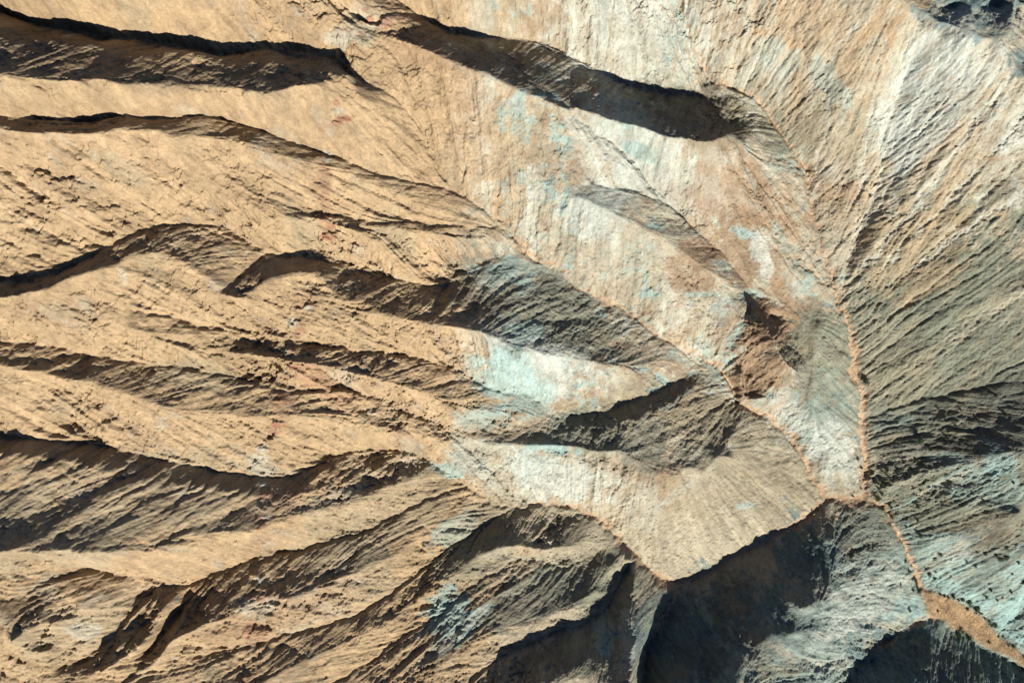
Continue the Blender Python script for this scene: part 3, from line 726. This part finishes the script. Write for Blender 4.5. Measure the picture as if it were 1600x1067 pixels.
def ground_material(name, crack=False):
    m = bpy.data.materials.new(name); m.use_nodes = True
    nt = m.node_tree; nt.nodes.clear()
    N = nt.nodes.new; Lk = nt.links.new
    out = N('ShaderNodeOutputMaterial'); bs = N('ShaderNodeBsdfPrincipled')
    bs.inputs['Roughness'].default_value = 0.95
    bs.inputs['Specular IOR Level'].default_value = 0.12
    at = N('ShaderNodeAttribute'); at.attribute_name = 'rock_and_shade_colour'
    geo = N('ShaderNodeNewGeometry')
    n1 = N('ShaderNodeTexNoise'); n1.inputs['Scale'].default_value = 1.6; n1.inputs['Detail'].default_value = 7; n1.inputs['Roughness'].default_value = .68
    n2 = N('ShaderNodeTexNoise'); n2.inputs['Scale'].default_value = 0.35; n2.inputs['Detail'].default_value = 5
    Lk(geo.outputs['Position'], n1.inputs['Vector']); Lk(geo.outputs['Position'], n2.inputs['Vector'])
    mr = N('ShaderNodeMapRange'); mr.inputs[1].default_value = .3; mr.inputs[2].default_value = .7; mr.inputs[3].default_value = .80; mr.inputs[4].default_value = 1.18
    Lk(n1.outputs[0], mr.inputs[0])
    mr2 = N('ShaderNodeMapRange'); mr2.inputs[1].default_value = .3; mr2.inputs[2].default_value = .7; mr2.inputs[3].default_value = .93; mr2.inputs[4].default_value = 1.07
    Lk(n2.outputs[0], mr2.inputs[0])
    mu = N('ShaderNodeMath'); mu.operation = 'MULTIPLY'; Lk(mr.outputs[0], mu.inputs[0]); Lk(mr2.outputs[0], mu.inputs[1])
    vm = N('ShaderNodeVectorMath'); vm.operation = 'SCALE'; Lk(at.outputs['Color'], vm.inputs[0]); Lk(mu.outputs[0], vm.inputs['Scale'])
    b = N('ShaderNodeBump'); b.inputs['Strength'].default_value = 0.9; b.inputs['Distance'].default_value = 0.3
    hsrc = n1.outputs[0]
    colr = vm.outputs[0]
    if crack:
        vo = N('ShaderNodeTexVoronoi'); vo.feature = 'DISTANCE_TO_EDGE'; vo.inputs['Scale'].default_value = 1.0
        wob = N('ShaderNodeVectorMath'); wob.operation = 'MULTIPLY_ADD'
        wob.inputs[1].default_value = (.35, .35, .35); Lk(n1.outputs[1], wob.inputs[0]); Lk(geo.outputs['Position'], wob.inputs[2])
        Lk(wob.outputs[0], vo.inputs['Vector'])
        cr = N('ShaderNodeMapRange'); cr.inputs[1].default_value = 0; cr.inputs[2].default_value = .16; cr.inputs[3].default_value = .62; cr.inputs[4].default_value = 1
        Lk(vo.outputs['Distance'], cr.inputs[0])
        v2 = N('ShaderNodeVectorMath'); v2.operation = 'SCALE'; Lk(colr, v2.inputs[0]); Lk(cr.outputs[0], v2.inputs['Scale'])
        colr = v2.outputs[0]
        ad = N('ShaderNodeMath'); ad.operation = 'MULTIPLY_ADD'; ad.inputs[1].default_value = 0.4
        Lk(cr.outputs[0], ad.inputs[0]); Lk(n1.outputs[0], ad.inputs[2]); hsrc = ad.outputs[0]
    Lk(hsrc, b.inputs['Height'])
    Lk(colr, bs.inputs['Base Color']); Lk(b.outputs[0], bs.inputs['Normal']); Lk(bs.outputs[0], out.inputs[0])
    return m

terrain = grid_object('terrain', ~washF, ground_material('badland_clay'))
wash = grid_object('dry_riverbed', washF, ground_material('cracked_sand', True))

# ------------------------------------------------------------------ where a pixel of the survey falls on the ground
def ground(px, py):
    h = 15.0
    for _ in range(30):
        x, y = px2w(px, py, h)
        i = min(max((x - X0) / SP, 0), NX - 1.001); j = min(max((y - Y0) / SP, 0), NY - 1.001)
        i0, j0 = int(i), int(j)
        g = H[j0:j0 + 2, i0:i0 + 2].mean()
        h += 0.6 * (g - h)
    x, y = px2w(px, py, h)
    return Vector((x * U, y * U, g * U))

def simple_mat(name, rgb, rough=0.85, var=0.35, scale=6.0):
    m = bpy.data.materials.new(name); m.use_nodes = True
    nt = m.node_tree; bs = nt.nodes['Principled BSDF']; bs.inputs['Roughness'].default_value = rough
    bs.inputs['Specular IOR Level'].default_value = 0.2
    tc = nt.nodes.new('ShaderNodeNewGeometry'); n = nt.nodes.new('ShaderNodeTexNoise'); n.inputs['Scale'].default_value = scale
    r = nt.nodes.new('ShaderNodeValToRGB')
    r.color_ramp.elements[0].position = .3; r.color_ramp.elements[1].position = .7
    r.color_ramp.elements[0].color = (*[c * (1 - var) for c in rgb], 1); r.color_ramp.elements[1].color = (*[c * (1 + var) for c in rgb], 1)
    nt.links.new(tc.outputs['Position'], n.inputs['Vector']); nt.links.new(n.outputs[0], r.inputs[0]); nt.links.new(r.outputs[0], bs.inputs['Base Color'])
    return m

def mesh_obj(name, verts, faces, mat, parent=None, smooth=False):
    me = bpy.data.meshes.new(name); me.from_pydata(verts, [], faces); me.update()
    me.materials.append(mat)
    if smooth: me.polygons.foreach_set('use_smooth', [True] * len(me.polygons))
    o = bpy.data.objects.new(name, me); col.objects.link(o)
    if parent: o.parent = parent
    return o

def tube(verts, faces, pts, r0, r1, n=5):
    base = len(verts)
    for k, p in enumerate(pts):
        t = k / (len(pts) - 1); r = r0 + (r1 - r0) * t
        d = (pts[min(k + 1, len(pts) - 1)] - pts[max(k - 1, 0)]).normalized()
        a = d.orthogonal().normalized(); b = d.cross(a)
        for q in range(n):
            an = 2 * math.pi * q / n
            verts.append(p + (a * math.cos(an) + b * math.sin(an)) * r)
    for k in range(len(pts) - 1):
        for q in range(n):
            i = base + k * n + q; j = base + k * n + (q + 1) % n
            faces.append((i, j, j + n, i + n))

# ------------------------------------------------------------------ desert shrubs, radius 1 m before scaling
bark = simple_mat('shrub_bark', (.05, .036, .026), var=.4)
LEAF = [simple_mat('leaf_dark_green', (.020, .036, .014), var=.5, scale=3), simple_mat('leaf_fresh_green', (.034, .064, .018), var=.5, scale=3),
        simple_mat('leaf_grey_green', (.040, .046, .028), var=.5, scale=3)]

def make_shrub(seed, leaf, flat):
    r = random.Random(seed)
    root = bpy.data.objects.new('desert_shrub', None); col.objects.link(root)
    sv, sf, lv, lf = [], [], [], []
    lobes = [(Vector((r.uniform(-.5, .5), r.uniform(-.5, .5), r.uniform(.35, .8) * flat)), r.uniform(.32, .55)) for _ in range(9)]
    for c, rad in lobes:
        mid = Vector((c.x * .45, c.y * .45, c.z * .55))
        tube(sv, sf, [Vector((c.x * .06, c.y * .06, -.15)), mid, c], .045, .012)
        for _ in range(3):
            e = c + Vector((r.gauss(0, 1), r.gauss(0, 1), r.gauss(0, .7))).normalized() * rad
            tube(sv, sf, [c, (c + e) / 2 + Vector((0, 0, .03)), e], .014, .005, 4)
        for _ in range(85):
            d = Vector((r.gauss(0, 1), r.gauss(0, 1), r.gauss(0, .8))).normalized()
            p = c + d * rad * r.uniform(.45, 1.12)
            p.z = max(p.z, .03)
            s = r.uniform(.05, .11)
            a = Vector((r.gauss(0, 1), r.gauss(0, 1), r.gauss(0, 1))).normalized(); b = a.orthogonal().normalized()
            k = len(lv)
            lv += [p - a * s, p + b * s * .5, p + a * s, p - b * s * .5 + a * s * .2]
            lf.append((k, k + 1, k + 2, k + 3))
    mesh_obj('stems', sv, sf, bark, root, True)
    mesh_obj('foliage', lv, lf, leaf, root)
    return root

PROTO = [make_shrub(1, LEAF[0], .9), make_shrub(2, LEAF[1], .9), make_shrub(3, LEAF[2], .7), make_shrub(4, LEAF[0], 1.2)]
used_p = set()
rs = random.Random(5)
def put_shrub(px, py, rad_px, kind, label, group):
    src = PROTO[kind]
    if kind in used_p:
        o = src.copy(); col.objects.link(o)
        for ch in src.children:
            c = ch.copy(); col.objects.link(c); c.parent = o
    else:
        o = src; used_p.add(kind)
    p = ground(px, py)
    k = rad_px * 0.1 * U * 1.3
    o.location = p - Vector((0, 0, .04 * k)); o.scale = (k * rs.uniform(.85, 1.15), k * rs.uniform(.85, 1.15), k * rs.uniform(.8, 1.15))
    o.rotation_euler = (0, 0, rs.uniform(0, 6.28))
    o['label'] = label; o['category'] = 'shrub'; o['group'] = group

NAMED = [
 (1353, 596, 6, 0, 'lone round dark green shrub beside the upper sandy channel, far from any other', 'lone shrubs'),
 (1499, 991, 7.5, 1, 'largest green shrub on the lower left edge of the cracked sand wash', 'shrubs on the lower edge of the wash'),
 (1515, 996, 5.5, 0, 'brownish green shrub right beside the largest one on the wash lower edge', 'shrubs on the lower edge of the wash'),
 (1544, 1003, 2.6, 0, 'small shrub standing alone on the cracked sand of the wash', 'lone shrubs'),
 (1526, 951, 8.5, 0, 'biggest dark shrub of the clump on the upper edge of the sand wash', 'shrubs on the upper edge of the wash'),
 (1514, 942, 5.5, 1, 'bright green shrub in the clump on the upper edge of the sand wash', 'shrubs on the upper edge of the wash'),
 (1552, 976, 6, 1, 'long green shrub against the blue-green bank, right of the upper clump', 'shrubs on the upper edge of the wash'),
 (1436, 922, 6, 0, 'round dark shrub left of the channel just above where the sand wash opens', 'shrubs left of the lower channel'),
 (1369, 776, 7, 1, 'large green shrub at the meeting of the two sandy channels', 'lone shrubs'),
 (1438, 687, 6, 0, 'wide dark shrub alone on the dark striped grey slope', 'lone shrubs'),
 (1438, 836, 4.8, 0, 'dark shrub in the shaded notch right of the channel bend', 'lone shrubs'),
 (1539, 864, 4.6, 2, 'olive brown shrub on the pale top of the blue-green slope', 'lone shrubs'),
 (1378, 754, 5, 0, 'dark shrub on the pale bank right of the channel above the meeting', 'lone shrubs'),
]
for a in NAMED: put_shrub(*a)
AREAS = [
 ('in the fringe along the upper edge of the wash', 'small shrubs on the upper edge of the wash',
  [(1504,936,4.2),(1511,951,3.2),(1490,932,3.6),(1469,928,3),(1475,930,3),(1481,933,2.6),(1539,965,3.2),(1560,993,2.6),(1567,994,2),(1576,1008,2),(1497,936,3),(1533,958,3.4),(1545,970,2.6)]),
 ('just left of the sandy channel above the wash', 'small shrubs left of the lower channel',
  [(1427,921,3.5),(1429,905,4),(1420,893,3.2),(1406,912,2.5),(1415,876,3.6),(1421,953,3),(1465,954,2)]),
 ('just right of the sandy channel above the wash', 'small shrubs right of the lower channel', [(1452,897,4.5),(1460,903,4),(1462,893,2.2),(1446,888,2)]),
 ('dotted on the pale blue-green slope', 'shrubs on the blue-green slope',
  [(1460,872,3.6),(1469,866,4.2),(1523,885,2.6),(1486,900,1.8),(1510,877,2.4),(1526,862,2.2),(1541,932,4),(1558,937,2.6),(1566,933,2.2),(1547,922,2.6),(1580,925,2.4)]),
 ('in the cluster on the brown patch at far right', 'shrubs on the brown patch',
  [(1563,872,5.2),(1572,870,5.2),(1554,866,3.4),(1573,856,3.6),(1597,908,4.4),(1587,850,3),(1590,878,3.2),(1580,896,2.6)]),
 ('scattered on the grey-green slope above the channel bend', 'shrubs on the grey-green slope',
  [(1537,783,3.2),(1471,784,3),(1433,790,3.6),(1433,812,3),(1394,809,2.6),(1415,810,3),(1458,823,2.8),(1558,806,2.2),(1416,823,2.8),(1482,751,4.6),(1493,744,2),(1582,754,2.6),(1388,788,3.4),(1392,793,3),(1402,774,2.2),(1397,782,2.4),(1438,766,3.2),(1378,772,2.6),(1425,760,2),(1500,790,2),(1520,770,2),(1450,800,2)]),
 ('on the dark striped slope', 'shrubs on the dark slope',
  [(1475,652,3.6),(1493,665,2.6),(1411,720,4.4),(1433,720,3),(1385,735,3),(1404,735,3.4),(1362,737,3.4),(1386,734,2.4),(1453,703,2.6),(1480,685,2.6),(1457,622,2),(1570,648,3),(1421,731,3.2),(1392,750,3.6),(1373,763,3),(1378,735,2.8),(1414,741,2.2),(1394,727,2),(1370,729,2.2),(1500,640,2),(1530,660,2)]),
 ('on the pale ground left of the upper channel', 'shrubs left of the upper channel', [(1345,731,3.4),(1340,717,2.4),(1332,775,2.6),(1343,750,1.8),(1345,763,1.8)]),
]
ORD = 'first second third fourth fifth sixth seventh eighth ninth tenth eleventh twelfth thirteenth fourteenth fifteenth sixteenth seventeenth eighteenth nineteenth twentieth twenty-first twenty-second twenty-third twenty-fourth'.split()
for where, grp, pts in AREAS:
    for n, (x, y, r) in enumerate(sorted(pts)):
        size = 'tiny' if r < 2.4 else 'small' if r < 3.5 else 'bushy'
        put_shrub(x, y, r, rs.choice([0, 0, 2, 3]), f'{size} shrub, {ORD[n]} from the left {where}', grp)
put_shrub(1277, 796, 2.2, 0, 'tiny dark shrub on the channel bank behind the person in yellow', 'lone shrubs')

# ------------------------------------------------------------------ the person standing on the bank above the cliff
def skin_obj(name, pts, edges, mat, parent=None, sub=2):
    me = bpy.data.meshes.new(name)
    me.from_pydata([p[:3] for p in pts], edges, [])
    o = bpy.data.objects.new(name, me); col.objects.link(o)
    if parent: o.parent = parent
    md = o.modifiers.new('skin', 'SKIN')
    me.materials.append(mat)
    for v, p in zip(me.skin_vertices[0].data, pts): v.radius = (p[3], p[4] if len(p) > 4 else p[3])
    me.skin_vertices[0].data[0].use_root = True
    md.use_smooth_shade = True
    sb = o.modifiers.new('subdivision', 'SUBSURF'); sb.levels = sub; sb.render_levels = sub
    return o

def build_person():
    skin = simple_mat('skin', (.21, .12, .08), .6, .08)
    root = bpy.data.objects.new('person', None); col.objects.link(root)
    P, E = [], []
    def add(x, y, z, r, r2=None, to=None):
        P.append((x, y, z, r, r2 or r)); i = len(P) - 1
        if to is not None: E.append((to, i))
        return i
    pel = add(0, 0, .95, .12, .10)
    wa = add(0, .01, 1.10, .125, .095, pel); ch = add(0, .01, 1.30, .15, .11, wa); nb = add(0, .015, 1.43, .07, .065, ch)
    nk = add(0, .005, 1.50, .052, .052, nb); hd = add(0, -.01, 1.58, .078, .09, nk); ht = add(0, -.005, 1.68, .07, .085, hd)
    add(0, -.105, 1.60, .013, .013, hd)                         # nose
    add(0, -.085, 1.55, .02, .012, hd)                          # mouth and chin
    for s in (1, -1):
        add(s * .082, .0, 1.60, .012, .02, hd)                  # ears
        sh = add(s * .17, .01, 1.40, .055, .055, ch); el = add(s * .23, .03, 1.13, .042, .042, sh)
        wr = add(s * .26, -.03, .90, .027, .027, el); pa = add(s * .265, -.05, .83, .034, .016, wr)
        for k, (dy, ln) in enumerate(((-.030, .070), (-.010, .080), (.010, .074), (.028, .058))):
            a = add(s * .268, -.052 + dy, .785, .009, .009, pa); add(s * .262, -.058 + dy, .785 - ln * .6, .008, .008, a)
        t = add(s * .258, -.085, .84, .010, .010, wr); add(s * .250, -.105, .80, .009, .009, t)
        hp = add(s * .09, 0, .88, .085, .085, pel); kn = add(s * .10, -.015, .50, .058, .058, hp); an = add(s * .10, .02, .10, .036, .036, kn)
        add(s * .11, -.11, .035, .038, .028, an)
    body = skin_obj('body', P, E, skin, root)
    # jacket, trousers, boots, hair, rucksack straps are worn: children
    jm = simple_mat('yellow_cloth', (.55, .52, .05), .8, .1)
    J = [(0, 0, .93, .15, .12), (0, .01, 1.10, .145, .115), (0, .01, 1.30, .175, .13), (0, .015, 1.42, .10, .09)]
    JE = [(0, 1), (1, 2), (2, 3)]
    for s in (1, -1):
        b = len(J); J += [(s * .175, .01, 1.40, .075, .075), (s * .23, .03, 1.13, .058, .058), (s * .26, -.025, .93, .043, .043)]
        JE += [(2, b), (b, b + 1), (b + 1, b + 2)]
    skin_obj('jacket', J, JE, jm, root)
    T = [(0, 0, .96, .14, .115)]; TE = []
    for s in (1, -1):
        b = len(T); T += [(s * .09, 0, .86, .10, .10), (s * .10, -.015, .50, .075, .075), (s * .10, .02, .12, .055, .055)]
        TE += [(0, b), (b, b + 1), (b + 1, b + 2)]
    skin_obj('trousers', T, TE, simple_mat('dark_cloth', (.02, .022, .028), .9, .2), root)
    bm_ = simple_mat('boot_leather', (.04, .025, .018), .7, .2)
    for s in (1, -1):
        skin_obj('boot', [(s * .10, .03, .13, .05, .05), (s * .10, .03, .045, .048, .045), (s * .112, -.13, .035, .046, .034)], [(0, 1), (1, 2)], bm_, root)
    skin_obj('hair', [(0, .03, 1.60, .082, .085), (0, .015, 1.70, .082, .09), (0, -.04, 1.72, .05, .05)], [(0, 1), (1, 2)], simple_mat('hair', (.02, .014, .01), .7, .2), root)
    root['label'] = 'person in a yellow top standing on the bank at the edge of the shaded cliff'
    root['category'] = 'person'
    return root
person = build_person()
person.location = ground(1270.0, 802.0)
person.rotation_euler = (0, 0, R(20))
